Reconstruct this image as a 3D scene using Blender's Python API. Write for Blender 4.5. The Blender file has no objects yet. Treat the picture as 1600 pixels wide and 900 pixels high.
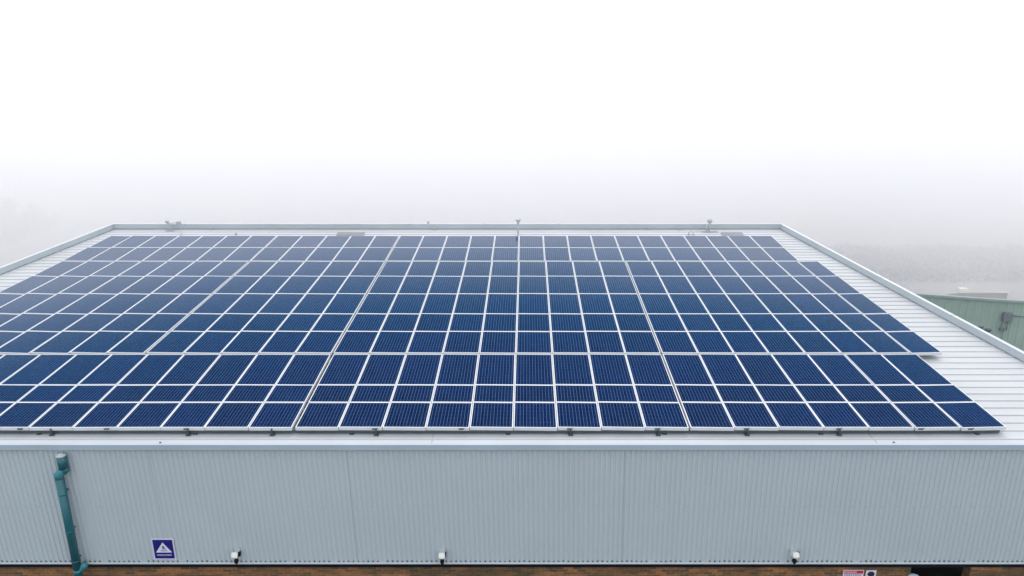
import bpy, bmesh, math, random
import numpy as np
from mathutils import Vector, Matrix
random.seed(7)
R = math.radians
sc = bpy.context.scene

# ------------------------------------------------------------------ camera, sky, sun, exposure
CAM_H = 18.0
PITCH = R(17.1)
FPX = 1100.0                                   # focal length in pixels of a 1600 px wide picture
cam_d = bpy.data.cameras.new('camera'); cam = bpy.data.objects.new('camera', cam_d)
sc.collection.objects.link(cam)
cam_d.sensor_width = 36.0; cam_d.lens = 36.0 * FPX / 1600.0
cam_d.clip_start = 0.1; cam_d.clip_end = 6000
cam.location = (0, 0, CAM_H); cam.rotation_euler = (math.pi / 2 - PITCH, 0, 0)
sc.camera = cam

world = bpy.data.worlds.new('World'); sc.world = world; world.use_nodes = True
nt = world.node_tree; nt.nodes.clear()
out = nt.nodes.new('ShaderNodeOutputWorld'); bg1 = nt.nodes.new('ShaderNodeBackground')
bg2 = nt.nodes.new('ShaderNodeBackground'); addn = nt.nodes.new('ShaderNodeAddShader')
sky = nt.nodes.new('ShaderNodeTexSky'); sky.sky_type = 'NISHITA'; sky.sun_disc = False
sky.sun_elevation = R(58); sky.sun_rotation = R(5); sky.air_density = 1.0; sky.dust_density = 6.0
nt.links.new(sky.outputs[0], bg1.inputs[0]); bg1.inputs[1].default_value = 0.05
tc = nt.nodes.new('ShaderNodeTexCoord'); sep = nt.nodes.new('ShaderNodeSeparateXYZ')
nt.links.new(tc.outputs['Generated'], sep.inputs[0])
ns = nt.nodes.new('ShaderNodeTexNoise'); ns.inputs['Scale'].default_value = 2.2; ns.inputs['Detail'].default_value = 2
nt.links.new(tc.outputs['Generated'], ns.inputs['Vector'])
ma = nt.nodes.new('ShaderNodeMath'); ma.operation = 'MULTIPLY_ADD'; ma.inputs[1].default_value = 0.05
nt.links.new(ns.outputs['Fac'], ma.inputs[0]); nt.links.new(sep.outputs['Z'], ma.inputs[2])
ramp = nt.nodes.new('ShaderNodeValToRGB')
e = ramp.color_ramp.elements
e.new(.5); e.new(.6)
for el, (p, v) in zip(e, ((0.0, 1.08), (.15, 1.11), (.48, 1.28), (.95, 1.80))):     # overcast: brightest overhead
    el.position = p; el.color = (v * .97, v * .985, v * 1.01, 1)
nt.links.new(ma.outputs[0], ramp.inputs[0]); nt.links.new(ramp.outputs[0], bg2.inputs[0])
bg2.inputs[1].default_value = 0.91
nt.links.new(bg1.outputs[0], addn.inputs[0]); nt.links.new(bg2.outputs[0], addn.inputs[1])
nt.links.new(addn.outputs[0], out.inputs[0])

sun_d = bpy.data.lights.new('sun', 'SUN'); sun_d.energy = 0.5; sun_d.angle = R(25); sun_d.color = (1, .98, .95)
sun = bpy.data.objects.new('sun', sun_d); sc.collection.objects.link(sun)
sun.rotation_euler = (R(-32), R(4), R(0))
sun.location = (0, -20, 60)

sc.view_settings.view_transform = 'Standard'; sc.view_settings.look = 'None'
sc.view_settings.exposure = 0.0; sc.view_settings.gamma = 1.0; sc.view_settings.use_curve_mapping = False
sc.render.engine = 'CYCLES'
sc.cycles.use_denoising = True
sc.cycles.max_bounces = 14; sc.cycles.volume_bounces = 12; sc.cycles.diffuse_bounces = 3
sc.cycles.transparent_max_bounces = 16

# ------------------------------------------------------------------ helpers
def link(o, parent=None):
    sc.collection.objects.link(o)
    if parent is not None: o.parent = parent
    return o
def tag(o, label, cat, group=None):
    o['label'] = label; o['category'] = cat
    if group: o['group'] = group
    return o
def empty(name, loc=(0, 0, 0), rot=(0, 0, 0)):
    o = bpy.data.objects.new(name, None); o.empty_display_size = .2
    o.location = loc; o.rotation_euler = rot
    return link(o)

class MB:
    """collects shapes into one bmesh"""
    def __init__(s): s.bm = bmesh.new(); s.mi = 0
    def quad(s, pts):
        f = s.bm.faces.new([s.bm.verts.new(p) for p in pts]); f.material_index = s.mi; return f
    def box(s, lo, hi, M=None, bev=0.0):
        t = bmesh.new()
        bmesh.ops.create_cube(t, size=1)
        for v in t.verts:
            v.co = Vector(((lo[i] + hi[i]) / 2 + v.co[i] * (hi[i] - lo[i]) for i in range(3)))
        if bev: bmesh.ops.bevel(t, geom=t.edges[:], offset=bev, segments=2, affect='EDGES')
        s._merge(t, M)
    def _merge(s, t, M=None):
        if M is not None: bmesh.ops.transform(t, matrix=M, verts=t.verts)
        mp = {}
        for v in t.verts: mp[v] = s.bm.verts.new(v.co)
        for f in t.faces:
            try:
                g = s.bm.faces.new([mp[v] for v in f.verts]); g.material_index = s.mi; g.smooth = f.smooth
            except ValueError: pass
        t.free()
    def tube(s, pts, rad, n=16, cap=True, smooth=True):
        """tube along points; rad a number or one per point"""
        pts = [Vector(p) for p in pts]
        if not hasattr(rad, '__len__'): rad = [rad] * len(pts)
        rings = []; ref = None
        for i, p in enumerate(pts):
            a = (pts[i] - pts[i - 1]) if i else (pts[1] - pts[0])
            b = (pts[i + 1] - pts[i]) if i < len(pts) - 1 else a
            if a.length < 1e-9: a = b
            if b.length < 1e-9: b = a
            d = (a.normalized() + b.normalized())
            d = d.normalized() if d.length > 1e-6 else a.normalized()
            if ref is None:
                ref = Vector((1, 0, 0)) if abs(d.x) < .9 else Vector((0, 1, 0))
            u = (ref - d * ref.dot(d)).normalized(); w = d.cross(u)
            rings.append([s.bm.verts.new(p + (u * math.cos(2 * math.pi * k / n) + w * math.sin(2 * math.pi * k / n)) * rad[i]) for k in range(n)])
        for a, b in zip(rings, rings[1:]):
            for k in range(n):
                f = s.bm.faces.new([a[k], a[(k + 1) % n], b[(k + 1) % n], b[k]]); f.smooth = smooth; f.material_index = s.mi
        if cap:
            f = s.bm.faces.new(rings[0][::-1]); f.material_index = s.mi
            f = s.bm.faces.new(rings[-1]); f.material_index = s.mi
    def ball(s, c, r, sub=2, scale=(1, 1, 1), jit=0):
        t = bmesh.new(); bmesh.ops.create_icosphere(t, subdivisions=sub, radius=r)
        for v in t.verts:
            j = 1 + random.uniform(-jit, jit)
            v.co = Vector((v.co.x * scale[0] * j + c[0], v.co.y * scale[1] * j + c[1], v.co.z * scale[2] * j + c[2]))
        for f in t.faces: f.smooth = jit == 0
        s._merge(t)
    def prism(s, poly, lo, hi, axis='x'):
        """extrude polygon (list of (a,b)) along axis"""
        def P(a, b, t): return {'x': (t, a, b), 'y': (a, t, b), 'z': (a, b, t)}[axis]
        A = [s.bm.verts.new(P(a, b, lo)) for a, b in poly]; B = [s.bm.verts.new(P(a, b, hi)) for a, b in poly]
        n = len(poly)
        for f in ([A[::-1], B] + [[A[i], A[(i + 1) % n], B[(i + 1) % n], B[i]] for i in range(n)]):
            g = s.bm.faces.new(f); g.material_index = s.mi
    def build(s, name, mats, parent=None, fix=True):
        if fix: bmesh.ops.recalc_face_normals(s.bm, faces=s.bm.faces[:])
        me = bpy.data.meshes.new(name); s.bm.to_mesh(me); s.bm.free()
        for m in (mats if isinstance(mats, (list, tuple)) else [mats]): me.materials.append(m)
        return link(bpy.data.objects.new(name, me), parent)

# ------------------------------------------------------------------ materials
class NT:
    def __init__(s, name, col=(.5, .5, .5), rough=.5, metal=0., spec=.5):
        s.m = bpy.data.materials.new(name); s.m.use_nodes = True; s.t = s.m.node_tree
        s.b = s.t.nodes['Principled BSDF']
        s.b.inputs['Base Color'].default_value = (*col, 1); s.b.inputs['Roughness'].default_value = rough
        s.b.inputs['Metallic'].default_value = metal; s.b.inputs['Specular IOR Level'].default_value = spec
    def n(s, typ, **kw):
        o = s.t.nodes.new(typ)
        for k, v in kw.items(): setattr(o, k, v)
        return o
    def l(s, a, b): s.t.links.new(a, b)
    def math(s, op, a, b=None, c=None):
        o = s.n('ShaderNodeMath', operation=op)
        for i, x in enumerate((a, b, c)):
            if x is None: continue
            if isinstance(x, (int, float)): o.inputs[i].default_value = x
            else: s.l(x, o.inputs[i])
        return o.outputs[0]
    def mix(s, fac, a, b, blend='MIX'):
        o = s.n('ShaderNodeMix', data_type='RGBA', blend_type=blend)
        for i, x in ((0, fac), (6, a), (7, b)):
            if isinstance(x, (int, float)): o.inputs[i].default_value = x
            elif isinstance(x, tuple): o.inputs[i].default_value = (*x, 1)
            else: s.l(x, o.inputs[i])
        return o.outputs[2]
    def noise(s, scale, detail=3, vec=None, stretch=None, rough=.55):
        o = s.n('ShaderNodeTexNoise'); o.inputs['Scale'].default_value = scale; o.inputs['Detail'].default_value = detail
        o.inputs['Roughness'].default_value = rough
        c = s.n('ShaderNodeTexCoord')
        v = vec or c.outputs['Object']
        if stretch:
            mp = s.n('ShaderNodeMapping'); mp.inputs['Scale'].default_value = stretch; s.l(v, mp.inputs[0]); v = mp.outputs[0]
        s.l(v, o.inputs['Vector']); return o.outputs['Fac']
    def ramp(s, fac, stops):
        o = s.n('ShaderNodeValToRGB'); e = o.color_ramp.elements
        while len(e) < len(stops): e.new(.5)
        for i, (p, c) in enumerate(stops): e[i].position = p; e[i].color = (*c, 1) if isinstance(c, tuple) else (c, c, c, 1)
        s.l(fac, o.inputs[0]); return o.outputs[0]

def painted(name, col, rough=.5, var=.12, scale=1.2, streak=None, spec=.4, metal=0., dirt=None):
    m = NT(name, col, rough, metal, spec)
    n1 = m.noise(scale, 5)
    lo = tuple(c * (1 - var) for c in col); hi = tuple(min(1, c * (1 + var * .6)) for c in col)
    c = m.ramp(n1, [(.3, lo), (.7, hi)])
    if streak:
        n2 = m.noise(1.0, 4, stretch=streak)
        c = m.mix(m.ramp(n2, [(.45, 0.0), (.75, .35)]), c, tuple(x * .72 for x in col))
    if dirt:
        n3 = m.noise(dirt[0], 6, rough=.7)
        c = m.mix(m.ramp(n3, [(.60, 0.0), (.72, dirt[1])]), c, dirt[2])
    m.l(c, m.b.inputs['Base Color'])
    return m.m

M = {}
M['roof'] = painted('roof coating', (.445, .467, .492), .45, .07, .35, streak=(.25, 3.0, 1), dirt=(1.3, .25, (.33, .35, .385)))
M['flash'] = painted('flashing coating', (.45, .505, .535), .42, .08, .8, dirt=(4, .3, (.4, .46, .48)))
M['flash_cap'] = painted('flashing cap', (.52, .56, .59), .4, .06, .8)
M['joint_and_shadow'] = painted('grey joint and shadow line', (.20, .24, .27), .6, .25, 3)  # flashing and sheet joints, also the shadow line painted under the upstands
M['fascia'] = painted('eaves flashing coating', (.36, .45, .52), .42, .08, .7)
M['clad'] = painted('wall cladding coating', (.45, .525, .57), .45, .035, .5, streak=None, dirt=(.9, .10, (.36, .43, .475)))
M['clad_dark'] = painted('dark cladding joint', (.10, .13, .14), .7, .1)  # dark tone for sheet laps, foot closures and fixings
M['rust'] = painted('dull screw heads', (.16, .17, .17), .6, .3, 30)
M['navy'] = painted('near black band', (.003, .006, .012), .8, .2, spec=.1)
M['frame'] = painted('anodised aluminium', (.60, .625, .66), .38, .04, 4, spec=.5)
M['alu'] = painted('mill aluminium', (.16, .17, .19), .5, .1, 6, metal=.3)
M['bracket'] = painted('weathered steel bracket', (.08, .11, .12), .5, .2, 20, metal=.3)
M['black'] = painted('black plastic and doorway dark', (.004, .004, .005), .7, .2, 10, spec=.15)  # lamp parts, also the painted dark inside the doorway
M['teal'] = painted('teal gloss paint', (.009, .115, .145), .32, .18, 4, streak=(3, 3, .4), spec=.5)
M['teal_pale'] = painted('faded teal paint', (.03, .19, .235), .4, .15, 9)
M['galv'] = painted('galvanised steel', (.42, .47, .49), .5, .12, 8, metal=.2)
M['white'] = painted('white lamp housing', (.72, .73, .70), .4, .1, 12)
M['lens'] = painted('lamp lens', (.55, .58, .52), .15, .06, 5)
M['post'] = painted('grey post paint', (.42, .45, .47), .5, .1, 6)
M['skylight'] = painted('grey rooflight sheet', (.36, .37, .39), .3, .1, 3)
M['sign_blue'] = painted('sign blue', (.008, .006, .17), .35, .05, 3)
M['sign_white'] = painted('sign white', (.66, .68, .82), .4, .04, 3)
M['sign_red'] = painted('sign red', (.55, .02, .02), .4, .08, 3)
M['ink'] = painted('sign ink', (.01, .012, .03), .5, .05, 3)
M['green'] = painted('green cladding', (.31, .42, .365), .5, .12, .4, streak=(1.6, 1.6, .1), dirt=(.8, .3, (.21, .30, .26)))  # paled to put some of the haze into its colour
M['green_dark'] = painted('grey verge trim', (.28, .36, .36), .5, .1, 1)
M['cream'] = painted('cream panel', (.85, .80, .70), .5, .05, 1)
M['brown'] = painted('brown cladding', (.22, .17, .15), .7, .2, .6)
M['bark'] = painted('bark', (.10, .075, .06), .9, .3, 5)
M['scrub'] = painted('winter scrub', (.29, .27, .255), .9, .2, .15)
M['unit'] = painted('weathered grey plastic', (.17, .20, .22), .6, .2, 6)
M['leaf'] = painted('dull winter foliage', (.11, .08, .055), .8, .4, .8)
M['blue_pale'] = painted('pale blue hood', (.42, .55, .68), .35, .06, 5)

# brick
m = NT('old brick', (.2, .1, .05), .85, 0, .15)
tc_ = m.n('ShaderNodeTexCoord'); mp_ = m.n('ShaderNodeMapping'); mp_.inputs['Rotation'].default_value = (R(90), 0, 0)
m.l(tc_.outputs['Object'], mp_.inputs[0])
br = m.n('ShaderNodeTexBrick'); m.l(mp_.outputs[0], br.inputs['Vector'])
br.inputs['Scale'].default_value = 1.0; br.inputs['Brick Width'].default_value = .225; br.inputs['Row Height'].default_value = .075
br.inputs['Mortar Size'].default_value = .006; br.inputs['Mortar Smooth'].default_value = .2; br.inputs['Bias'].default_value = -.1
br.inputs['Color1'].default_value = (.45, .18, .055, 1); br.inputs['Color2'].default_value = (.09, .07, .05, 1)
br.inputs['Mortar'].default_value = (.32, .27, .19, 1)
pn = m.noise(1.1, 4, stretch=(1, 1, 2.5))
c = m.mix(m.ramp(pn, [(.38, .75), (.62, 0.0)]), br.outputs['Color'], (.09, .075, .045))
pn2 = m.noise(14, 3)
c = m.mix(.5, c, m.ramp(pn2, [(.25, .25), (.75, 1.)]), 'MULTIPLY')
m.l(c, m.b.inputs['Base Color'])
bp = m.n('ShaderNodeBump'); bp.inputs['Strength'].default_value = .6; bp.inputs['Distance'].default_value = .01
m.l(br.outputs['Fac'], bp.inputs['Height']); bp.invert = True; m.l(bp.outputs[0], m.b.inputs['Normal'])
M['brick'] = m.m

# ground
m = NT('wet yard and rough grass', (.1, .1, .1), .8)
n1 = m.noise(.045, 6); n2 = m.noise(.9, 5)
c = m.ramp(n1, [(.35, (.27, .26, .25)), (.5, (.33, .32, .31)), (.65, (.25, .24, .21))])
c = m.mix(.4, c, m.ramp(n2, [(.3, .6), (.7, 1.)]), 'MULTIPLY')
m.l(c, m.b.inputs['Base Color']); M['ground'] = m.m
m = NT('worn asphalt', (.06, .06, .065), .75)
c = m.ramp(m.noise(1.2, 6), [(.3, (.045, .047, .05)), (.7, (.085, .085, .09))]); m.l(c, m.b.inputs['Base Color']); M['asphalt'] = m.m

# photovoltaic glass: cell grid, busbars and fingers in the panel's own coordinates
def pv_material():
    m = NT('photovoltaic cells', (.0, .02, .09), .16, 0, .5)
    m.b.inputs['IOR'].default_value = 1.30
    c = m.n('ShaderNodeTexCoord'); s = m.n('ShaderNodeSeparateXYZ'); m.l(c.outputs['Object'], s.inputs[0])
    oi = m.n('ShaderNodeObjectInfo')
    x, y = s.outputs['X'], s.outputs['Y']
    CP = .1567
    def line(v, period, width, phase=0.):
        f = m.math('FRACT', m.math('ADD', m.math('DIVIDE', v, period), phase + 100.5))
        d = m.math('ABSOLUTE', m.math('SUBTRACT', f, .5))
        return m.math('LESS_THAN', d, width / period / 2)
    bus = line(x, CP / 2, .0055, .5)            # two busbars per cell
    gapx = line(x, CP, .0035)
    gapy = line(y, CP, .0035)
    fing = line(y, CP / 3, .006, .25)
    n = m.n('ShaderNodeTexVoronoi'); n.inputs['Scale'].default_value = 34
    mp = m.n('ShaderNodeVectorMath', operation='ADD'); m.l(c.outputs['Object'], mp.inputs[0])
    comb = m.n('ShaderNodeCombineXYZ'); m.l(m.math('MULTIPLY', oi.outputs['Random'], 50.), comb.inputs[0]); m.l(comb.outputs[0], mp.inputs[1])
    m.l(mp.outputs[0], n.inputs['Vector'])
    g = m.n('ShaderNodeSeparateColor'); m.l(n.outputs['Color'], g.inputs[0])
    base = m.ramp(g.outputs[0], [(0., (.0001, .0030, .025)), (.5, (.0002, .0058, .040)), (1., (.0004, .010, .060))])
    # cell to cell and panel to panel variation
    cellx = m.math('FLOOR', m.math('DIVIDE', x, CP)); celly = m.math('FLOOR', m.math('DIVIDE', y, CP))
    cc = m.n('ShaderNodeCombineXYZ'); m.l(cellx, cc.inputs[0]); m.l(celly, cc.inputs[1]); m.l(m.math('MULTIPLY', oi.outputs['Random'], 91.), cc.inputs[2])
    wn = m.n('ShaderNodeTexWhiteNoise', noise_dimensions='3D'); m.l(cc.outputs[0], wn.inputs['Vector'])
    k = m.math('ADD', m.math('MULTIPLY', wn.outputs['Value'], .35), m.math('ADD', m.math('MULTIPLY', oi.outputs['Random'], .30), .68))
    kk = m.n('ShaderNodeCombineColor'); [m.l(k, kk.inputs[i]) for i in range(3)]
    base = m.mix(1., base, kk.outputs[0], 'MULTIPLY')
    base = m.mix(m.math('MULTIPLY', fing, .22), base, (.03, .09, .22))
    base = m.mix(m.math('MULTIPLY', gapy, .55), base, (.05, .12, .24))
    base = m.mix(m.math('MULTIPLY', gapx, .35), base, (.05, .10, .20))
    base = m.mix(m.math('MULTIPLY', bus, .85), base, (.13, .23, .40))
    # a little dust that has washed down and settled unevenly
    dn = m.noise(1.6, 6, stretch=(2.2, .8, 1), rough=.65)
    base = m.mix(m.math('MULTIPLY', m.ramp(dn, [(.45, 0.), (.8, 1.)]), .04), base, (.10, .13, .17))
    m.l(base, m.b.inputs['Base Color'])
    m.b.inputs['Specular IOR Level'].default_value = 0.0
    # textured anti-reflective glass: mirror grows with view angle, painting the haze over far rows
    lw = m.n('ShaderNodeLayerWeight'); lw.inputs['Blend'].default_value = .5
    fac = m.ramp(lw.outputs['Facing'], [(0., .002), (.455, .004), (.54, .013), (.58, .030), (.606, .046), (.631, .074), (.653, .108), (.69, .185), (.75, .26), (1., 1.)])
    gl = m.n('ShaderNodeBsdfGlossy'); # reflection tint put in by view angle: blue steep, neutral towards grazing
    m.l(m.ramp(lw.outputs['Facing'], [(.45, (.08, .35, 1.)), (.58, (.07, .48, 1.)), (.606, (.16, .58, 1.)), (.631, (.36, .68, 1.)), (.653, (.53, .76, 1.)), (.70, (.78, .88, 1.)), (1., (1., 1., 1.))]), gl.inputs['Color'])
    r = m.noise(3., 4)
    m.l(m.ramp(r, [(.3, .10), (.7, .20)]), gl.inputs['Roughness'])
    mx = m.n('ShaderNodeMixShader'); m.l(fac, mx.inputs[0]); m.l(m.b.outputs[0], mx.inputs[1]); m.l(gl.outputs[0], mx.inputs[2])
    m.l(mx.outputs[0], m.t.nodes['Material Output'].inputs['Surface'])
    return m.m
M['pv'] = pv_material()

# ------------------------------------------------------------------ survey of the roof
ct, st = math.cos(PITCH), math.sin(PITCH)
def ray(u, v):
    a = (u - 800) / FPX; w = (v - 450) / FPX
    return Vector((a, ct - w * st, -st - w * ct))
T0 = FPX / 68.3
P0 = Vector((0, 0, CAM_H)) + ray(800, 668) * T0         # front edge of the solar field, top face
SLOPE = math.atan(442 / FPX) - PITCH
SD = Vector((0, math.cos(SLOPE), math.sin(SLOPE))); NN = Vector((0, -math.sin(SLOPE), math.cos(SLOPE)))
def on_plane(u, v, lift=0.0):
    """point seen at (u, v) on the roof pitch -> (x, distance up the slope)"""
    d = ray(u, v); o = P0 + NN * lift
    t = (o - Vector((0, 0, CAM_H))).dot(NN) / d.dot(NN)
    p = Vector((0, 0, CAM_H)) + d * t
    return p.x, (p - P0).dot(SD)
def world(x, s, h=0.0): return P0 + Vector((x, 0, 0)) + SD * s + NN * h
TILT = Matrix.Rotation(SLOPE, 4, 'X')
RH = -.205                                                 # roof sheet below the panels' top face
_, S_FRONT = on_plane(800, 694.5, RH)
xr0, sr0 = on_plane(1220, 359, RH); xr1, sr1 = on_plane(1560, 545, RH)
xl0, sl0 = on_plane(180, 357.8, RH); xl1, sl1 = on_plane(0, 430, RH)
S_BACK = .5 * (sr0 + sl0)
def xr(s): return xr0 + (xr1 - xr0) * (s - sr0) / (sr1 - sr0)
def xl(s): return xl0 + (xl1 - xl0) * (s - sl0) / (sl1 - sl0)
print('front s', S_FRONT, 'back', S_BACK, 'xr', xr(S_FRONT), xr(S_BACK), 'xl', xl(S_FRONT), xl(S_BACK), 'P0', P0, 'slope', math.degrees(SLOPE))
EAVE = world(0, S_FRONT, RH)
WALL_Y = EAVE.y + .05
def on_wall(u, v, off=0.0):
    d = ray(u, v); t = (WALL_Y - off) / d.y
    return Vector((0, 0, CAM_H)) + d * t
Z_TOP = EAVE.z - .10
Z_BOT = on_wall(800, 878.5).z
LEAN = .021
print('wall', WALL_Y, Z_TOP, Z_BOT)

# ------------------------------------------------------------------ ground
b = MB(); S = 2500
b.quad([(-S, -S, 0), (S, -S, 0), (S, S, 0), (-S, S, 0)])
g = b.build('ground', M['ground']); g['kind'] = 'structure'
b = MB(); b.box((-40, -30, 0.0), (34, WALL_Y - .4, .004)); b.box((17.5, WALL_Y - .4, 0.0), (34, 60, .004))
g = b.build('yard', M['asphalt']); g['kind'] = 'structure'

# ------------------------------------------------------------------ the warehouse
wh = empty('warehouse', (EAVE.x, EAVE.y, 0))
tag(wh, 'pale grey warehouse with ribbed roof, corrugated wall and brick base under the solar panels', 'warehouse')
OFF = Vector((EAVE.x, EAVE.y, 0))
def wpart(b, name, mats):
    o = b.build(name, mats, wh); o.location = -OFF; return o

# roof sheet with ribs running from side to side
b = MB()
prof = []
s = S_FRONT; first = True
RIB = .335
prof.append((S_FRONT, 0))
s = on_plane(800, 686.2, RH)[1]
while s < S_BACK - .05:
    prof += [(s - .022, 0), (s - .014, .022), (s + .012, .022), (s + .030, 0)]
    # two shallow stiffening swages between the ribs
    q = s + RIB / 2
    prof += [(q - .015, 0), (q, .0025), (q + .015, 0)]
    s += RIB
prof = [p for p in prof if p[0] < S_BACK]
prof.append((S_BACK, 0))
rows = []
for (s, h) in prof:
    a, c_ = xl(s), xr(s)
    rows.append([b.bm.verts.new(world(a + (c_ - a) * k / 6, s, RH + h)) for k in range(7)])
for r0, r1 in zip(rows, rows[1:]):
    for k in range(6): b.bm.faces.new([r0[k], r0[k + 1], r1[k + 1], r1[k]])
roof = wpart(b, 'roof', M['roof'])
# sheet end laps, thin dark lines across the ribs
b = MB()
for u, v in ((675, 690), (1368, 690)):
    x, s0 = on_plane(u, v, RH)
    b.box((x - .004, S_FRONT + .01, -.001), (x + .004, -.5 + S_FRONT + 1.0, .003), Matrix.Translation(P0 + NN * (RH)) @ TILT)
lap = b.build('sheet_lap', M['clad_dark'], wh); lap.location = -OFF

# eaves flashing
b = MB()
x0, x1 = xl(S_FRONT) - .12, xr(S_FRONT) + .12
ez, ey = EAVE.z, EAVE.y
b.prism([(ey - .03, ez + .004), (ey - .034, ez - .125), (ey - .018, ez - .14), (ey - .012, ez - .14), (ey - .024, ez - .12), (ey - .02, ez - .006), (ey + .05, ez - .004), (ey + .05, ez + .006)], x0, x1)
wpart(b, 'eaves_flashing', M['fascia'])

# verge and ridge upstands with caps
H_UP = .235
def upstand(name, pts, side):
    """pts: inner base points on roof; side: outward vector"""
    b = MB()
    for (A, B) in zip(pts, pts[1:]):
        o = Vector(side); up = Vector((0, 0, 1))
        Lp = B - A
        sec = lambda P: [P - up * .02, P + up * H_UP, P + up * H_UP + o * .10, P + o * .10 - up * .35]
        SA, SB = sec(A), sec(B)
        b.mi = 0
        for i in range(3): b.quad([SA[i], SB[i], SB[i + 1], SA[i + 1]])
        b.quad([SA[3], SB[3], SB[0], SA[0]]); b.quad(SA); b.quad(SB)
        b.mi = 1
        cap = lambda P: [P - o * .012 + up * (H_UP - .020), P - o * .012 + up * (H_UP + .012), P + o * .12 + up * (H_UP + .002), P + o * .12 + up * (H_UP - .05)]
        CA, CB = cap(A), cap(B)
        for i in range(3): b.quad([CA[i], CB[i], CB[i + 1], CA[i + 1]])
        b.quad([CA[3], CB[3], CB[0], CA[0]]); b.quad(CA); b.quad(CB)
        # dark strip painted as the shadow line at the foot of the upstand
        b.mi = 2
        ft = lambda P: [P - o * .016 + up * .0, P - o * .010 + up * .03, P + up * .034]
        q1, q2 = ft(A), ft(B)
        for i in range(2): b.quad([q1[i], q2[i], q2[i + 1], q1[i + 1]])
        # joint straps
        n = int(Lp.length / 3.0); d = Lp.normalized(); b.mi = 2
        for k in range(1, n):
            P = A + Lp * (k / n); w = d * .008
            c1 = lambda P: [P - o * .016 + up * (H_UP - .024), P - o * .016 + up * (H_UP + .016), P + o * .124 + up * (H_UP + .006)]
            q1, q2 = c1(P - w), c1(P + w)
            for i in range(2): b.quad([q1[i], q2[i], q2[i + 1], q1[i + 1]])
    return wpart(b, name, [M['flash'], M['flash_cap'], M['joint_and_shadow']])
CBL, CBR = world(xl(S_BACK), S_BACK, RH), world(xr(S_BACK), S_BACK, RH)
CFL, CFR = world(xl(S_FRONT), S_FRONT, RH), world(xr(S_FRONT), S_FRONT, RH)
upstand('verge_flashing', [CFR, CBR], (1, .0, 0))
upstand('verge_flashing', [CFL, CBL], (-1, .0, 0))
upstand('ridge_flashing', [CBL + Vector((-.16, 0, 0)), CBR + Vector((.16, 0, 0))], (0, 1, 0))

# corrugated front wall
def corrugated(p0, p1, ztop, zbot, period, depth, nrm, lean=0, frac=(.42, .12, .34, .12)):
    """vertical sheet from p0 to p1, ribs standing out along nrm"""
    b = MB(); L = (p1 - p0).length; d = (p1 - p0).normalized(); n = int(L / period)
    cols = []
    for k in range(n + 1):
        t = k * period
        acc = 0
        for f_, h in zip((0, frac[0], frac[1], frac[2]), (depth, depth, 0, 0)):
            acc += f_; tt = min(L, t + acc * period)
            cols.append((tt, h))
    vs = []
    for t, h in cols:
        P = p0 + d * t + Vector(nrm) * h
        a = b.bm.verts.new((P.x, P.y, ztop)); c = b.bm.verts.new((P.x + lean * (ztop - zbot), P.y, zbot)); vs.append((a, c))
    for (a, c), (a2, c2) in zip(vs, vs[1:]):
        if (a.co - a2.co).length > 1e-5: b.bm.faces.new([a, a2, c2, c])
    return b
XL, XR = CFL.x - .16, CFR.x + .16
PER = .1165
b = corrugated(Vector((XL, WALL_Y, 0)), Vector((XR, WALL_Y, 0)), Z_TOP, Z_BOT + .015, PER, .018, (0, -1, 0), LEAN)
# side lap joints of the sheets
b.mi = 2
for u in (231.5, 541, 976):
    x = on_wall(u, 704).x
    b.box((0, WALL_Y - .0205, 0), (.003, WALL_Y - .0185, Z_TOP - Z_BOT - .04),
          Matrix.Translation((x, 0, Z_BOT + .04)) @ Matrix(((1, 0, -LEAN, LEAN * (Z_TOP - Z_BOT)), (0, 1, 0, 0), (0, 0, 1, 0), (0, 0, 0, 1))))
b.mi = 1
# dark foam closures in the troughs at the foot, and fixings
n = int((XR - XL) / PER)
for k in range(n):
    x = XL + k * PER + PER * .54 + LEAN * (Z_TOP - Z_BOT) + PER * .03
    if random.random() < .94:
        hgt = .028 + random.random() * .02
        w = .028 + random.random() * .012
        b.box((x, WALL_Y - .014, Z_BOT + .012), (x + w, WALL_Y - .004, Z_BOT + .012 + hgt))
for zz in (Z_TOP - .25, (Z_TOP + Z_BOT) / 2, Z_BOT + .35):
    for k in range(0, n, 3):
        x = XL + (k + .2) * PER + LEAN * (Z_TOP - zz)
        b.box((x, WALL_Y - .023, zz), (x + .012, WALL_Y - .018, zz + .012))
wpart(b, 'wall_cladding', [M['clad'], M['clad_dark'], M['joint_and_shadow']])
# foot trim and a near-black band in the recess beneath it
b = MB(); b.prism([(WALL_Y + .02, Z_BOT + .012), (WALL_Y - .026, Z_BOT + .012), (WALL_Y - .05, Z_BOT), (WALL_Y - .05, Z_BOT - .018), (WALL_Y + .02, Z_BOT - .018)], XL, XR)
wpart(b, 'foot_trim', M['flash'])
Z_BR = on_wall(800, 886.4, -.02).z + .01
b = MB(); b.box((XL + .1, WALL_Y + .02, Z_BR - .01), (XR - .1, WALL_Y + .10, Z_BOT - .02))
wpart(b, 'dark_band', M['navy'])
# brick base with a doorway
BY = WALL_Y + .075
du0 = on_wall(1423, 893, -.075).x; du1 = on_wall(1516, 893, -.075).x
b = MB()
b.box((XL + .1, BY, 0), (du0, BY + .25, Z_BR - .012)); b.box((du1, BY, 0), (XR - .1, BY + .25, Z_BR - .012))
wpart(b, 'brick_wall', M['brick'])
b = MB()
b.box((du0, BY + 2.2, 0), (du1, BY + 2.3, Z_BR)); b.box((du0 - .05, BY + .25, 0), (du0 + .02, BY + 2.2, Z_BR)); b.box((du1 - .02, BY + .25, 0), (du1 + .05, BY + 2.2, Z_BR))
b.box((du0, BY + .02, Z_BR - .01), (du1, BY + 2.2, Z_BR + .02))
wpart(b, 'doorway', M['black'])  # recess lined near-black, painting the unlit inside dark
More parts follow.
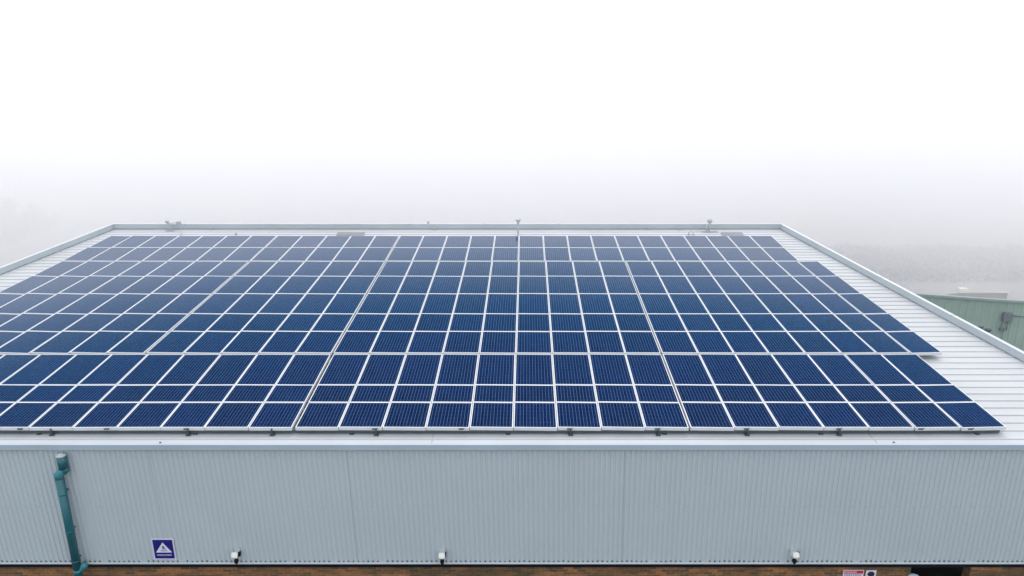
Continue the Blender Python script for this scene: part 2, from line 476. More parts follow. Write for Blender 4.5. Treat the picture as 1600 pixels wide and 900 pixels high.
# side and rear walls
def sidewall(A, B, nrm, name):
    b = MB(); L = B - A; n = max(2, int(math.hypot(L.x, L.y) / .25))
    vs = []
    for k in range(n + 1):
        P = A + L * (k / n) + Vector(nrm) * (.03 if k % 2 else 0)
        vs.append((b.bm.verts.new((P.x, P.y, P.z - .2)), b.bm.verts.new((P.x, P.y, 0))))
    for (a, c), (a2, c2) in zip(vs, vs[1:]): b.bm.faces.new([a, a2, c2, c])
    wpart(b, name, M['clad'])
o = Vector((.10, 0, 0))
sidewall(CFR + o, CBR + o, (1, 0, 0), 'side_wall'); sidewall(CFL - o, CBL - o, (-1, 0, 0), 'side_wall')
sidewall(CBL + Vector((0, .1, 0)), CBR + Vector((0, .1, 0)), (0, 1, 0), 'rear_wall')
# rooflights near the ridge
for quad_ in (((529, 362.6), (571, 362.6), (567, 367), (525, 367)), ((1126, 363.2), (1157, 363.2), (1164, 367.4), (1130, 367.4))):
    pts = [on_plane(u, v, RH + .045) for u, v in quad_]
    xs0 = (pts[0][0] + pts[3][0]) / 2; xs1 = (pts[1][0] + pts[2][0]) / 2; ss1 = pts[0][1]; ss0 = pts[3][1]
    b = MB(); b.box((xs0, ss0, 0), (xs1, ss1, .05), Matrix.Translation(P0 + NN * RH) @ TILT, bev=.012)
    n = 6
    for k in range(1, n): b.box((xs0, ss0 + (ss1 - ss0) * k / n - .01, .05), (xs1, ss0 + (ss1 - ss0) * k / n + .01, .062), Matrix.Translation(P0 + NN * RH) @ TILT)
    wpart(b, 'rooflight', M['skylight'])
# small fixings left on the eaves sheet
b = MB()
for u, v in ((250.5, 692), (1396.5, 691.5)):
    x, s = on_plane(u, v, RH)
    b.ball(tuple(world(x, s, RH + .012)), .022, 1, (1.3, 1, .6))
wpart(b, 'roof_screw', M['bracket'])

# ------------------------------------------------------------------ solar panels
def P(lst): return lst
BL = {}
# column lines: x at the block's upper and lower edge; index 0 = the line through the middle
BL['rear'] = dict(vt=368.3, vb=408.0, k0=-17,
  top=[175,207.5,242.5,279,315,353.8,392.5,433.8,474,512.5,550,588,625.8,662.5,699,736,773,810.5,848,885.5,922.5,960,996,1032.5,1068.8,1102.5,1136,1170,1206],
  bot=[96,136,180,221,261,305,348.8,390,435,477.5,520,561,602.5,643.8,685,727.5,767.5,809.5,851,891,932.5,975,1015,1056,1096.8,1136.3,1172,1210,1248.5],
  rows=[368.3, 386.8, 407.6], gaps={-5: .04, -10: .03})
BL['middle'] = dict(vt=408.8, vb=552.0, k0=-17,
  top=[96,136,180,221,261,305,348.8,390,435,477.5,520,561,602.5,643.8,685,727.5,767.5,809.5,851.8,893.8,936.3,978,1018.8,1057.5,1096.8,1136.3,1173.5,1212,1246,1275.5],
  bot=[-196,-135,-75,-15,45,107.5,166,227,287.5,345,405,461,519,577.5,635,691,748,805.5,862.5,920,976.5,1033.3,1091.3,1147.5,1201,1258.8,1316,1371,1423.5,1471],
  rows=[408.8, 431.8, 459.3, 490.6, 518.2, 551.9], gaps={-5: .06, -10: .065, 4: .045, 11: .035})
BL['front'] = dict(vt=554.2, vb=668, k0=-15,
  top=[-49,8.8,62.5,120,174,230,286.3,343.8,401,460,518.8,578.8,635.5,692,748.3,805.5,862.5,920,977,1034,1093,1148.3,1205,1261,1320,1377.5,1433.8],
  bot=[-231,-162,-93,-24.5,43.8,112.5,181.3,249.5,317.5,386.3,458.8,530,598.8,666.3,734.3,802,871.3,940,1007.5,1077.5,1147.5,1217,1287,1358,1430,1503,1575],
  rows=[553.4, 601.3, 628.5, 668], gaps={-5: .085, 4: .05, 9: .03})
ordn = ['', 'first', 'second', 'third', 'fourth', 'fifth', 'sixth', 'seventh', 'eighth', 'ninth', 'tenth', 'eleventh', 'twelfth', 'thirteenth', 'fourteenth']
rown = ['front row', 'second row from the front', 'third row from the front', 'fourth row from the front', 'fifth row from the front',
        'fifth row from the ridge', 'fourth row from the ridge', 'third row from the ridge', 'second row from the ridge', 'ridge row']
FW, TH = .021, .082
proto = {}
def panel_meshes(L):
    key = round(L, 3)
    if key in proto: return proto[key]
    b = MB(); hw = .5; hl = L / 2
    b.box((-hw, -hl, -TH), (hw, -hl + FW, 0)); b.box((-hw, hl - FW, -TH), (hw, hl, 0))
    b.box((-hw, -hl + FW, -TH), (-hw + FW, hl - FW, 0)); b.box((hw - FW, -hl + FW, -TH), (hw, hl - FW, 0))
    fo = b.build('frame', M['frame']); me_f = fo.data; bpy.data.objects.remove(fo)
    b = MB(); b.box((-hw + FW, -hl + FW, -.010), (hw - FW, hl - FW, -.004))
    go = b.build('glass', M['pv']); me_g = go.data; bpy.data.objects.remove(go)
    proto[key] = (me_f, me_g); return proto[key]
row_from_front = 9
npan = 0
row_info = []
CAMV = Vector((0, 0, CAM_H))
for bname in ('rear', 'middle', 'front'):
    B = BL[bname]; ks = np.arange(B['k0'], B['k0'] + len(B['top']))
    xt = np.array([on_plane(u, B['vt'])[0] for u in B['top']]); xb = np.array([on_plane(u, B['vb'])[0] for u in B['bot']])
    s_t = on_plane(800, B['vt'])[1]; s_b = on_plane(800, B['vb'])[1]
    # even out the survey: mostly a smooth cubic, a little of the real unevenness
    ft = np.polyval(np.polyfit(ks, xt, 3), ks); fb = np.polyval(np.polyfit(ks, xb, 3), ks)
    xt = .6 * xt + .4 * ft; xb = .6 * xb + .4 * fb
    srow = [on_plane(800, v)[1] for v in B['rows']]
    for ri in range(len(srow) - 1):
        su, sl = srow[ri], srow[ri + 1]
        gapv = .012
        L = su - sl - gapv
        me_f, me_g = panel_meshes(L)
        sm = (su + sl) / 2
        w_ = (sm - s_b) / (s_t - s_b)
        xm = xb + (xt - xb) * w_
        ncol = len(ks) - 1
        row_info.append((sm, L, xm[0], xm[-1]))
        for i in range(ncol):
            gl = B['gaps'].get(int(ks[i]), .016) / 2; gr = B['gaps'].get(int(ks[i + 1]), .016) / 2
            a, c_ = xm[i] + gl, xm[i + 1] - gr
            cx = (a + c_) / 2; wd = c_ - a
            ang = -math.atan(((xt[i] + xt[i + 1]) / 2 - (xb[i] + xb[i + 1]) / 2) / (s_t - s_b))
            e = bpy.data.objects.new('solar_panel', None); e.empty_display_size = .1
            lift = random.uniform(-.004, .004) + (.010 if bname == 'middle' else 0)
            e.matrix_world = Matrix.Translation(world(cx, sm, lift)) @ TILT @ Matrix.Rotation(ang, 4, 'Z') @ \
                Matrix.Rotation(random.gauss(0, .002), 4, 'X') @ Matrix.Rotation(random.gauss(0, .002), 4, 'Y') @ Matrix.Diagonal((wd, 1, 1, 1))
            link(e)
            link(bpy.data.objects.new('frame', me_f), e); link(bpy.data.objects.new('glass', me_g), e)
            # the label: row, and place counted from the nearest landmark of the row
            opts = []
            fr = ncol - i
            opts.append((fr, 'at the right end' if fr == 1 else '%s from the right end' % (ordn[fr] if fr < 15 else '')))
            if bname != 'front':
                fl = i + 1; opts.append((fl, 'at the left end' if fl == 1 else '%s from the left end' % (ordn[fl] if fl < 15 else '')))
            marks = [(-5, 'left seam')]
            if bname != 'rear': marks.append((4, 'right seam'))
            if bname == 'middle': marks.append((-10, 'far left seam'))
            for kk, nm in marks:
                k = int(ks[i])
                if k >= kk: d = k - kk + 1; opts.append((d + .5, '%s right of the %s' % (ordn[d] if d < 15 else '', nm)))
                else: d = kk - k; opts.append((d + .5, '%s left of the %s' % (ordn[d] if d < 15 else '', nm)))
            n_, ph = min(opts, key=lambda q: q[0])
            tag(e, 'blue solar panel, %s, %s' % (rown[row_from_front], ph), 'solar panel', 'solar panels in ten rows on the warehouse roof')
            npan += 1
        row_from_front -= 1
print('panels', npan)

# ------------------------------------------------------------------ mounting rails with feet
rail_name = ['ridge row', 'second row from the ridge', 'third row from the ridge', 'fourth row from the ridge', 'fifth row from the ridge',
             'fifth row from the front', 'fourth row from the front', 'third row from the front', 'second row from the front', 'front row']
foot_us = [73, 163, 288, 420, 584, 720, 890, 1028, 1168, 1313]
for i, (sm, L, xa, xb_) in enumerate(row_info):
    for q, side in ((-.30, 'lower'), (.30, 'upper')):
        s_ = sm + q * L
        if i == 9 and q < 0: s_ = sm - L / 2 + .055
        r = empty('mounting_rail', tuple(world(xa, s_, 0)))
        tag(r, 'mounting rail beneath the %s edge of the %s of panels' % (side, rail_name[i]), 'rail', 'mounting rails under the solar panels')
        Mi = r.matrix_basis.copy(); Mi = Matrix.Translation(-world(xa, s_, 0))
        b = MB(); b.box((xa + .1, s_ - .02, -TH - (.095 if i == 9 and q < 0 else .045)), (xb_ - .1, s_ + .02, -TH - .004), Mi @ Matrix.Translation(P0) @ TILT)
        b.build('beam', M['bracket'] if i == 9 and q < 0 else M['alu'], r)  # front lower beam deeper and darker, painting the shade under the panels
        if i == 9 and q < 0 and False:
            xs_ = [on_plane(u, 676, -.12)[0] for u in foot_us] + [on_plane(-60, 676, -.12)[0], on_plane(1440, 676, -.12)[0]]
        else:
            n = 8; xs_ = [xa + .6 + (xb_ - xa - 1.2) * k / (n - 1) for k in range(n)]
        for x in xs_:
            b = MB()
            b.box((x - .022, s_ - .03, RH + .005), (x + .022, s_ + .03, -TH - .045), Mi @ Matrix.Translation(P0) @ TILT)
            b.box((x - .05, s_ - .06, RH + .002), (x + .05, s_ + .06, RH + .014), Mi @ Matrix.Translation(P0) @ TILT)
            b.build('foot', M['bracket'], r)

# hooks gripping the front edge of the field
hooks = [(27, 1), (73, 0), (163, 1), (288, 2), (420, 0), (584, 2), (720, 1), (890, 2), (1028, 2), (1168, 2), (1313, 2), (1442, 1), (1520, 1)]
place = ['nearest the left edge of the photo', 'just left of the downpipe', 'right of the downpipe', 'above the blue wall sign', 'just left of the left seam',
         'just right of the left seam', 'above and right of the middle floodlight', 'near the middle of the eaves', 'left of the right seam',
         'right of the right seam', 'above and right of the right floodlight', 'second from the right corner of the field', 'nearest the right corner of the field']
for (u, kind), pl in zip(hooks, place):
    x, _ = on_plane(u, 671, 0)
    e = empty('edge_clamp', tuple(world(x, 0, 0)))
    tag(e, 'dark clamp on the front panel edge, ' + pl, 'clamp', 'clamps along the front edge of the solar panels')
    T = TILT
    if kind != 0:
        b = MB()
        b.box((-.055, -.018, -.055), (.055, -.002, -.018), T, bev=.004); b.box((-.02, -.03, -.045), (.045, -.016, -.025), T, bev=.003)
        b.box((.02, -.026, -.022), (.08, -.004, -.014), T)
        b.build('jaw', M['bracket'], e)
    if kind != 1:
        b = MB()
        b.box((.012, -.016, RH + .01), (.05, .022, -.034), T, bev=.004); b.box((-.02, -.05, RH + .006), (.09, .03, RH + .028), T, bev=.004)
        b.tube([T @ Vector((.03, -.035, RH + .02)), T @ Vector((.03, -.035, RH + .055))], .011, 8)
        b.build('roof_hook', M['bracket'], e)

# ------------------------------------------------------------------ teal downpipe
top = on_wall(96, 712, .12); WY = WALL_Y - .018
def wp(u, v, off): return on_wall(u, v, off)
e = empty('downpipe', (top.x, WY, 0))
tag(e, 'teal painted downpipe with an offset bend at its top, on the corrugated wall', 'downpipe')
O = Vector((-top.x, -WY, 0))
def q(p): return Vector(p) + O
A = wp(95.5, 713, .13); Bp = wp(99, 733, .13)
b = MB()
b.tube([q(A), q(A - Vector((0, 0, .30)))], .103, 24)
b.tube([q(A - Vector((0, 0, .30))), q(A - Vector((-.03, .0, .36))), q(A - Vector((.0, .05, .40)))], [.103, .092, .07], 24)
b.build('outlet', M['teal'], e)
b = MB(); b.tube([q(A + Vector((0, 0, .002))), q(A + Vector((0, 0, .045)))], [.107, .100], 24); b.ball(q(A + Vector((0, 0, .045))), .07, 2, (1, 1, .3)); b.build('cap', M['galv'], e)
C = wp(92.5, 744, .19); D = wp(121, 888, .20); D2 = Vector((D.x, D.y, .3))
b = MB()
b.tube([q(A - Vector((0, -.02, .33))), q(C + Vector((.05, .02, .09))), q(C + Vector((.0, 0, .04))), q(C - Vector((0, 0, .05)))], [.095, .098, .100, .096], 24)
b.build('bend', M['teal_pale'], e)
b = MB(); b.tube([q(C), q(D)], .092, 24); b.tube([q(D), q(D + Vector((0, 0, -.01))), q(D2)], [.092, .085, .085], 20)
b.build('pipe', M['teal'], e)
b = MB()
G = wp(131.5, 884, .17)
b.ball(q(G), .085, 3, (1, 1, 1.05)); b.tube([q(G), q(Vector((D.x + .0, D.y, D.z - .10)))], .07, 16)
b.tube([q(D + Vector((0, 0, -.02))), q(D + Vector((0, 0, -.09)))], [.104, .104], 24)
b.build('branch', M['teal_pale'], e)
b = MB()
for z in (.45, 1.45, 2.25):
    Pz = C.lerp(D, min(1, (z) / (C.z - D.z)))
    b.tube([q(Pz + Vector((0, 0, .02))), q(Pz - Vector((0, 0, .02)))], .097, 20)
    b.box(tuple(q(Pz + Vector((-.02, .06, -.02)))), tuple(q(Vector((Pz.x + .02, WALL_Y - .01, Pz.z + .02)))))
b.build('bracket', M['teal'], e)

# ------------------------------------------------------------------ blue wall sign
c0, c1, c2, c3 = [on_wall(u, v, .03) for u, v in ((237.5, 843.5), (268.5, 843.5), (273.5, 872.5), (243, 872.5))]
ctr = (c0 + c1 + c2 + c3) / 4; W = (c1 - c0).length; Hh = abs(c0.z - c3.z)
e = empty('wall_sign', (ctr.x, ctr.y, ctr.z))
tag(e, 'square blue sign with a white triangle, low on the corrugated wall', 'sign')
b = MB(); b.box((-W / 2 - .03, .002, -Hh / 2 - .03), (W / 2 + .03, .010, Hh / 2 + .03)); b.build('border', M['sign_white'], e)
b = MB(); b.box((-W / 2, -.003, -Hh / 2), (W / 2, .002, Hh / 2)); b.build('board', M['sign_blue'], e)
b = MB()
tx, tz0, tz1, tw = 0.0, -.09, .19, .19
b.prism([(tx - tw, tz0), (tx + tw, tz0), (tx, tz1)], -.006, -.003, 'y')
b.build('triangle', M['sign_white'], e)
b = MB()
b.prism([(-.035, .075), (.008, .10), (.03, .04), (.055, .0), (.045, -.01), (.012, .03), (-.005, -.002), (-.035, -.02), (-.03, .0), (-.014, .025), (-.015, .05)], -.008, -.006, 'y')
b.prism([(-.075, -.05), (.09, -.05), (.075, -.035), (-.06, -.035)], -.008, -.006, 'y')
b.build('pictogram', M['ink'], e)
b = MB(); x = -.165
rnd = random.Random(3)
for k in range(11):
    w = rnd.choice((.016, .022, .026)); h = rnd.choice((.035, .042, .042))
    b.box((x, -.006, -.185), (x + .006, -.003, -.185 + h))
    if rnd.random() < .8: b.box((x + .006, -.006, -.185 + h - .008), (x + w, -.003, -.185 + h))
    if rnd.random() < .6: b.box((x + .006, -.006, -.172), (x + w, -.003, -.165))
    if rnd.random() < .5: b.box((x + w - .004, -.006, -.185), (x + w, -.003, -.185 + h * .7))
    x += w + .010
b.build('lettering', M['sign_white'], e)

# ------------------------------------------------------------------ floodlights
lab = ['small white floodlight at the foot of the wall, right of the blue sign', 'small white floodlight at the foot of the wall near the middle',
       'small white floodlight at the foot of the wall, left of the red warning sign']
def floodlight(loc):
    e = empty('floodlight', loc)
    b = MB(); b.box((-.075, -.012, .02), (.075, .0, .19), bev=.004); b.build('back_plate', M['flash'], e)
    T = Matrix.Rotation(R(-28), 4, 'X')
    b = MB(); b.box((-.075, -.22, -.04), (.075, -.02, .075), T, bev=.012); b.build('housing', M['white'], e)
    b = MB(); b.box((-.082, -.032, .070), (.082, -.006, .090), T, bev=.003); b.box((.073, -.20, -.03), (.084, -.02, .08), T); b.build('shade', M['black'], e)
    b = MB(); b.box((-.062, -.212, -.052), (.062, -.05, -.040), T); b.build('lens', M['lens'], e)
    b = MB(); b.box((-.045, -.16, -.13), (.045, -.08, -.055), bev=.01); b.tube([(0, -.12, -.12), (0, -.12, -.16)], .034, 12); b.build('sensor', M['black'], e)
    return e
floods = []
for (u, v), l in zip(((371.5, 866), (691.5, 867), (1239, 866)), lab):
    p = on_wall(u, v, .02); e = floodlight((p.x, WALL_Y - .019, p.z)); tag(e, l, 'floodlight', 'floodlights at the foot of the wall')

# ------------------------------------------------------------------ signs on the brick
def board(name, u0, u1, v0, label, h, cat='sign'):
    a = on_wall(u0, v0, -.06); c = on_wall(u1, v0, -.06)
    e = empty(name, ((a.x + c.x) / 2, BY - .001, a.z)); tag(e, label, cat); return e, c.x - a.x
e, w = board('warning_sign', 1318.5, 1350.5, 891, 'white sign with a red header on the brick wall, left of the dark doorway', .4)
b = MB(); b.box((-w / 2, -.012, -.42), (w / 2, 0, 0)); b.build('board', M['sign_white'], e)
b = MB(); b.box((-w / 2 + .02, -.015, -.10), (w / 2 - .015, -.012, -.014)); b.build('header', M['sign_red'], e)
b = MB(); x = -w / 2 + .04
for k in range(8):
    b.box((x, -.018, -.078), (x + .010, -.015, -.036)); b.box((x + .010, -.018, -.044), (x + .026, -.015, -.036)); b.box((x + .010, -.018, -.062), (x + .022, -.015, -.056)); x += .036
for r in range(4):
    x = -w / 2 + .03
    while x < w / 2 - .05:
        ww = random.uniform(.02, .05); b.mi = 1; b.box((x, -.0155, -.15 - r * .06), (x + ww, -.012, -.125 - r * .06)); x += ww + .015
b.build('lettering', [M['sign_white'], M['ink']], e)
e, w = board('notice_sign', 1354, 1370, 891.5, 'small white notice with a dark rounded emblem beside the red headed sign', .3)
b = MB(); b.box((-w / 2, -.010, -.34), (w / 2, 0, 0)); b.build('board', M['sign_white'], e)
b = MB()
b.prism([(math.cos(t) * .085 - .0, math.sin(t) * .075 - .105) for t in [2 * math.pi * k / 24 for k in range(24)]], -.013, -.010, 'y')
b.prism([(.02, -.16), (.075, -.15), (.05, -.28), (-.04, -.28)], -.0135, -.0105, 'y')
b.build('emblem', M['ink'], e)

# rounded lamp hood at the doorway's edge
p = on_wall(1427, 896, -.02)
e = empty('door_lamp', (p.x, BY, p.z)); tag(e, 'pale blue rounded lamp hood at the left edge of the dark doorway', 'lamp')
b = MB(); b.ball((0, -.10, -.06), .135, 3, (1.0, .7, .42)); b.build('hood', M['blue_pale'], e)
b = MB(); b.ball((0, -.10, -.13), .11, 3, (.9, .7, .7)); b.build('globe', M['black'], e)
b = MB(); b.box((-.03, -.05, -.12), (.03, .0, -.04)); b.build('bracket', M['galv'], e)

# ------------------------------------------------------------------ things on the ridge end of the roof
def at_roof(u, v): x, s = on_plane(u, v, RH); return world(x, s, RH)
def thing(name, u, v, label, cat, group=None):
    p = at_roof(u, v); return tag(empty(name, tuple(p)), label, cat, group)
e = thing('roof_post', 809.5, 366.5, 'thin grey post with a cone head above the middle of the ridge', 'post')
b = MB(); b.tube([(0, 0, 0), (0, 0, .50)], .028, 10); b.build('stem', M['post'], e)
b = MB(); b.tube([(0, 0, .44), (0, 0, .50), (0, 0, .66), (0, 0, .68)], [.03, .045, .13, .12], 16); b.build('head', M['post'], e)
b = MB(); b.box((-.10, -.10, 0), (.10, .10, .02)); b.build('base', M['galv'], e)
e = thing('roof_post', 1107, 362, 'grey twin post with a round head on a metal base near the right corner', 'post')
b = MB(); b.tube([(.02, 0, 0), (.02, 0, .42)], .04, 10); b.tube([(-.09, .02, 0), (-.09, .02, .30)], .035, 10); b.build('stem', M['post'], e)
b = MB(); b.ball((.02, 0, .48), .115, 2, (1, 1, .95)); b.build('head', M['post'], e)
b = MB(); b.box((-.30, -.12, 0), (.26, .12, .05), bev=.01); b.tube([(.2, 0, .05), (.36, -.12, .02)], .03, 8); b.tube([(-.2, 0, .05), (-.32, -.1, .02)], .03, 8); b.box((-.6, -.05, 0), (-.3, .05, .025)); b.build('base', M['galv'], e)
e = thing('roof_anchor', 1079.5, 366.5, 'low arched anchor eye beside the twin post on the ridge', 'anchor')
b = MB(); b.tube([(-.12, 0, 0), (-.08, 0, .1), (-.02, 0, .15), (.04, 0, .14), (.10, 0, .07), (.13, 0, 0)], .022, 8); b.build('hoop', M['post'], e)
b = MB(); b.box((-.16, -.08, 0), (-.07, .08, .03)); b.box((.07, -.08, 0), (.17, .08, .03)); b.build('base', M['galv'], e)
e = thing('pipe_vent', 266.5, 360.5, 'crossed vent pipes with small cowls near the left end of the ridge', 'vent')
b = MB(); b.tube([(.10, 0, 0), (-.02, 0, .18), (-.09, 0, .36)], .035, 10); b.tube([(-.12, 0, .02), (-.02, .02, .14), (.06, .02, .12)], .025, 8); b.tube([(-.08, 0, .33), (.42, 0, .36)], .022, 8); b.build('pipe', M['post'], e)
b = MB(); b.tube([(-.10, 0, .34), (-.10, 0, .46)], [.05, .10], 12); b.build('cowl', M['post'], e)
b = MB(); b.box((.30, -.06, .28), (.50, .06, .42), bev=.02); b.build('box', M['galv'], e)
b = MB(); b.box((-.18, -.1, 0), (.2, .1, .03)); b.build('base', M['galv'], e)
e = thing('wire_stay', 283.5, 367, 'thin leaning stay wire right of the crossed vent pipes', 'stay')
b = MB(); b.tube([(0, 0, 0), (-.06, .1, .42)], .012, 6); b.build('wire', M['post'], e)
b = MB(); b.box((-.05, -.05, -.001), (.05, .05, .03)); b.build('base', M['galv'], e)
kn = [(369, 367, 'stub at the top edge of the ridge row panels, right of the vent pipes'), (331, 359.3, 'stub on the roof just right of the crossed vent pipes'),
      (481, 359, 'stub on the roof left of the left rooflight'), (1013, 359.3, 'stub on the roof left of the anchor eye'),
      (1062, 359.6, 'stub on the roof between the anchor eye and the ridge'), (679, 359.6, 'stub on the roof, left of the cone headed post')]
for u, v, l in kn:
    e = thing('roof_stub', u, v, 'grey ' + l, 'vent stub', 'small stubs along the ridge')
    b = MB(); b.tube([(0, 0, 0), (0, 0, .075)], .03, 10); b.build('pipe', M['post'], e)
    b = MB(); b.tube([(0, 0, .06), (0, 0, .09)], [.05, .035], 10); b.build('cap', M['post'], e)
p = world(on_plane(671.5, 352, RH)[0], S_BACK, RH) + Vector((0, .08, H_UP + .02))
e = tag(empty('ridge_knob', tuple(p)), 'small dark knob on top of the ridge flashing left of the middle post', 'knob')
b = MB(); b.ball((0, 0, .05), .055, 2); b.tube([(0, 0, -.01), (0, 0, .05)], .03, 8); b.build('knob', M['post'], e)

# twin bracket on the outer side of the right verge
pt = world(xr(on_plane(1535, 535, RH)[1]), on_plane(1535, 535, RH)[1], RH)
pp = Vector((0, 0, CAM_H)) + ray(1538, 514) * ((pt.x + .34) / ray(1538, 517).x)
e = tag(empty('verge_lamp', tuple(pp)), 'small dark twin lamp fixed outside the right verge, in front of the green building', 'lamp')
b = MB(); b.ball((-.12, 0, .06), .07, 2, (1.3, 1, .8), .05); b.build('lamp_head', M['bracket'], e)
b = MB(); b.ball((.10, -.02, -.02), .085, 2, (1.3, 1, .9), .05); b.build('lamp_head', M['bracket'], e)
b = MB(); b.tube([(-.12, 0, .02), (0, 0, -.05), (.1, 0, -.06)], .025, 8); b.tube([(0, 0, -.05), (-.12, 0, -.22), (-.25, 0, -.24)], .025, 8); b.build('arm', M['bracket'], e)

# ------------------------------------------------------------------ the green building at the right
def ground_at(u, v):
    d = ray(u, v); t = -CAM_H / d.z; return Vector((0, 0, CAM_H)) + d * t
G1 = ground_at(1600, 553)                     # foot of the wall at the picture's edge
def at_depth(u, v, y): d = ray(u, v); return Vector((0, 0, CAM_H)) + d * (y / d.y)
tR = at_depth(1600, 470, G1.y)                # top there
zt = tR.z
d = ray(1425, 458); t = (zt - CAM_H) / d.z; tL = Vector((0, 0, CAM_H)) + d * t
print('green', G1, tR, tL)
dirv = (tR - tL).normalized(); dirv.z = 0; dirv.normalize()
back = Vector((-dirv.y, dirv.x, 0))
Lw = (tR - tL).length + 16
g = empty('green_building', (tL.x - dirv.x * 2, tL.y - dirv.y * 2, 0), (0, 0, math.atan2(dirv.y, dirv.x)))
tag(g, 'low green clad building with a grey roof edge beyond the right verge', 'building')
b = MB(); n = int((Lw + 2) / .45); vs = []
for k in range(n + 1):
    x = k * .45
    for dx, h in ((0, 0), (.05, -.03), (.12, -.03), (.17, 0)):
        vs.append((b.bm.verts.new((x + dx, h, 0)), b.bm.verts.new((x + dx, h, zt - .12))))
for a, c_ in zip(vs, vs[1:]): b.bm.faces.new([a[0], c_[0], c_[1], a[1]])
xe = vs[-1][0].co.x
b.prism([(.01, 0), (6.0, 0), (6.0, zt - 2.55), (.01, zt - .14)], 0, xe)
b.build('wall', M['green'], g)
b = MB(); b.box((-.15, -.12, zt - .16), (xe + .1, .12, zt), bev=.01); b.build('roof_trim', M['green_dark'], g)
b = MB(); b.prism([(.12, zt - .05), (6.1, zt - 2.5), (6.1, zt - 2.58), (.12, zt - .13)], -.1, xe + .05); b.build('roof', M['galv'], g)
Gi = g.matrix_basis.copy()
Gi = (Matrix.Translation(g.location) @ Matrix.Rotation(g.rotation_euler[2], 4, 'Z')).inverted()
def on_green(u, v):
    d = Gi.to_3x3() @ ray(u, v); o = Gi @ Vector((0, 0, CAM_H)); t = (-.03 - o.y) / d.y; return o + d * t
Gm = Gi.inverted()
f = on_green(1573, 492)
e = empty('wall_unit', tuple(Gm @ Vector((f.x, -.03, f.z))), tuple(g.rotation_euler))
tag(e, 'dark wall unit with hanging conduits on the green building', 'wall unit')
b = MB(); b.box((-.26, -.28, -.40), (.24, 0, .18), bev=.03); b.build('box', M['unit'], e)
b = MB(); b.tube([(-.2, -.1, -.35), (-.22, -.1, -1.0)], .035, 8); b.tube([(.12, -.1, -.35), (.12, -.1, -1.05)], .035, 8); b.box((-.26, -.18, -1.08), (.0, -.02, -.9))
b.build('bracket', M['unit'], e)
b = MB(); b.tube([(.0, -.06, -1.0), (-.06, -.06, -f.z + .2)], .022, 8); b.tube([(.2, -.06, -.02), (6.0, -.06, -.02)], .028, 8); b.build('conduit', M['unit'], e)

# pale flat building just behind
pA = at_depth(1500, 457, 52); pB = at_depth(1575, 457, 52)
e = empty('site_office', (pA.x, 52, 0)); tag(e, 'long cream flat roofed building behind the green building', 'building')
L = pB.x - pA.x; hz = at_depth(1500, 455, 52).z
b = MB(); b.prism([(0, 0), (3, 0), (3, hz - 1.4), (0, hz - .12)], 0, L); b.build('wall', M['brown'], e)
b = MB(); b.prism([(-.08, hz - .12), (3.05, hz - 1.36), (3.05, hz - 1.30), (-.08, hz + .06)], -.05, L + .05); b.build('roof_edge', M['cream'], e)
b = MB(); b.box((-.1, -.14, hz - .10), (.55, .3, hz + .22), bev=.02); b.build('end_block', M['cream'], e)

# ------------------------------------------------------------------ trees fading into the fog
def tree(x, y, h, label, w=1.0, seed=0):
    rn = random.Random(seed)
    e = empty('bare_tree', (x, y, 0)); tag(e, label, 'tree', 'trees fading into the fog')
    b = MB(); b.tube([(0, 0, -.05), (.04, 0, h * .3), (.1, .05, h * .6)], [.16, .11, .06], 8)
    tips = []
    def limb(p, d, L, r, lev):
        q_ = p + d * L; b.tube([p, p + d * L * .5 + Vector((0, 0, .05 * L)), q_], [r, r * .75, r * .5], 5)
        tips.append(q_)
        if lev:
            for k in range(3):
                nd = (d + Vector((rn.uniform(-.8, .8), rn.uniform(-.8, .8), rn.uniform(.0, .6)))).normalized(); limb(q_, nd, L * .62, r * .55, lev - 1)
    for k in range(7):
        a = k * 2.4; z = h * (.25 + .05 * k)
        limb(Vector((.05, 0, z)), Vector((math.cos(a) * .8 * w, math.sin(a) * .8 * w, .8)).normalized(), h * .24, .05, 2)
    b.build('trunk', M['bark'], e)
    b = MB()
    for t in tips:
        for k in range(14):
            c = t + Vector((rn.gauss(0, .35), rn.gauss(0, .35), rn.gauss(0, .3)))
            s_ = rn.uniform(.05, .13); n_ = Vector((rn.uniform(-1, 1), rn.uniform(-1, 1), rn.uniform(-1, 1))).normalized()
            u_ = n_.orthogonal().normalized() * s_; v_ = n_.cross(u_)
            b.quad([c - u_ * 1.4, c - v_ * .6, c + u_ * 1.4, c + v_ * .6])
    b.build('crown', M['leaf'], e, )
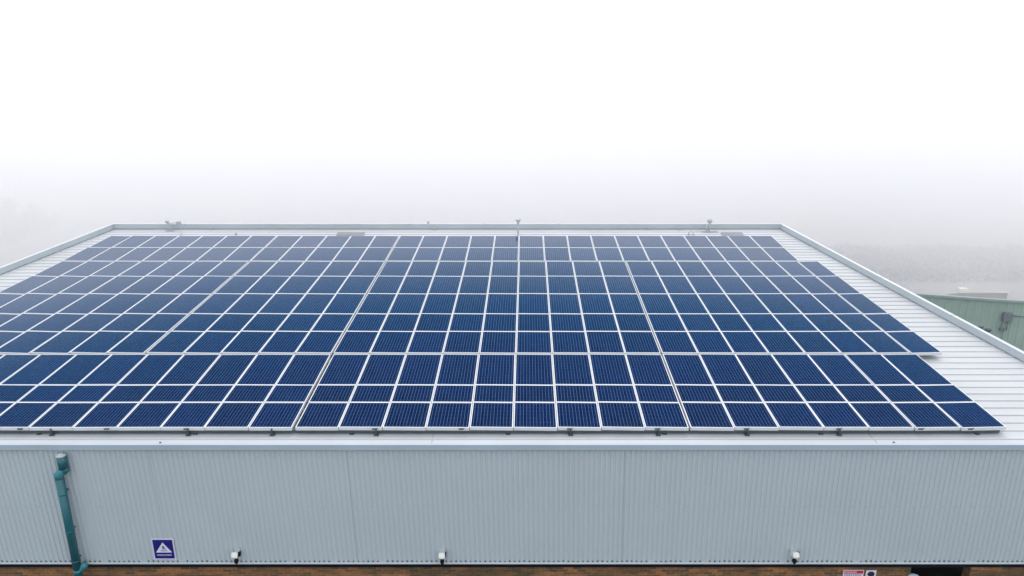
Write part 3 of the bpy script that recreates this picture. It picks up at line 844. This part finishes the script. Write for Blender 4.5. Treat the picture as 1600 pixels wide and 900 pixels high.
spots = [(-66, 86, 5.6, 'tallest faint bare tree in the fog at the left edge of the photo'), (-60, 82, 3.8, 'faint short bare tree in the fog just beyond the left verge'),
         (-72, 80, 4.0, 'lowest faint bare tree in the fog at the far left edge')]
for i, (x, y, h, l) in enumerate(spots): tree(x, y, h, l, seed=i)

def scrub(name, x0, x1, y0, y1, hmax, n):
    b = MB(); rn = random.Random(int(abs(x0)))
    for k in range(n):
        x = rn.uniform(x0, x1); y = rn.uniform(y0, y1); hh = hmax * (.45 + .55 * abs(math.sin(x * .9 + y * .6)) * abs(math.sin(x * .37 + 1)))
        z = rn.uniform(.0, 1) ** .8 * hh
        s_ = rn.uniform(.06, .17); n_ = Vector((rn.uniform(-1, 1), rn.uniform(-1, 1), rn.uniform(-.6, 1))).normalized()
        u_ = n_.orthogonal().normalized() * s_; v_ = n_.cross(u_); c = Vector((x, y, z))
        b.quad([c - u_ * 1.5, c - v_ * .6, c + u_ * 1.5, c + v_ * .6])
        if k % 12 == 0: b.tube([(x, y, 0), (x + rn.gauss(0, .1), y, hh * 1.05)], [.03, .01], 4)
    o = b.build(name, M['scrub']); o['kind'] = 'stuff'
scrub('scrub', 28, 74, 60, 72, .9, 22000)
scrub('scrub', -80, -54, 74, 84, 3.2, 16000)

# ------------------------------------------------------------------ air
def fogbox(name, lo, hi, dens, col, g):
    b = MB(); b.box(lo, hi)
    m = bpy.data.materials.new(name); m.use_nodes = True; t = m.node_tree; t.nodes.clear()
    o = t.nodes.new('ShaderNodeOutputMaterial'); v = t.nodes.new('ShaderNodeVolumePrincipled')
    v.inputs['Color'].default_value = (*col, 1); v.inputs['Density'].default_value = dens; v.inputs['Anisotropy'].default_value = g
    t.links.new(v.outputs[0], o.inputs['Volume'])
    ob = b.build(name, m); ob['kind'] = 'stuff'; return ob
fogbox('haze', (-350, -60, -1), (350, 450, 20.5), .0006, (1, 1, 1), .75)
fogbox('fog_bank', (-340, 44.5, -.8), (340, 440, 19.8), .052, (.974, .978, .992), .0)
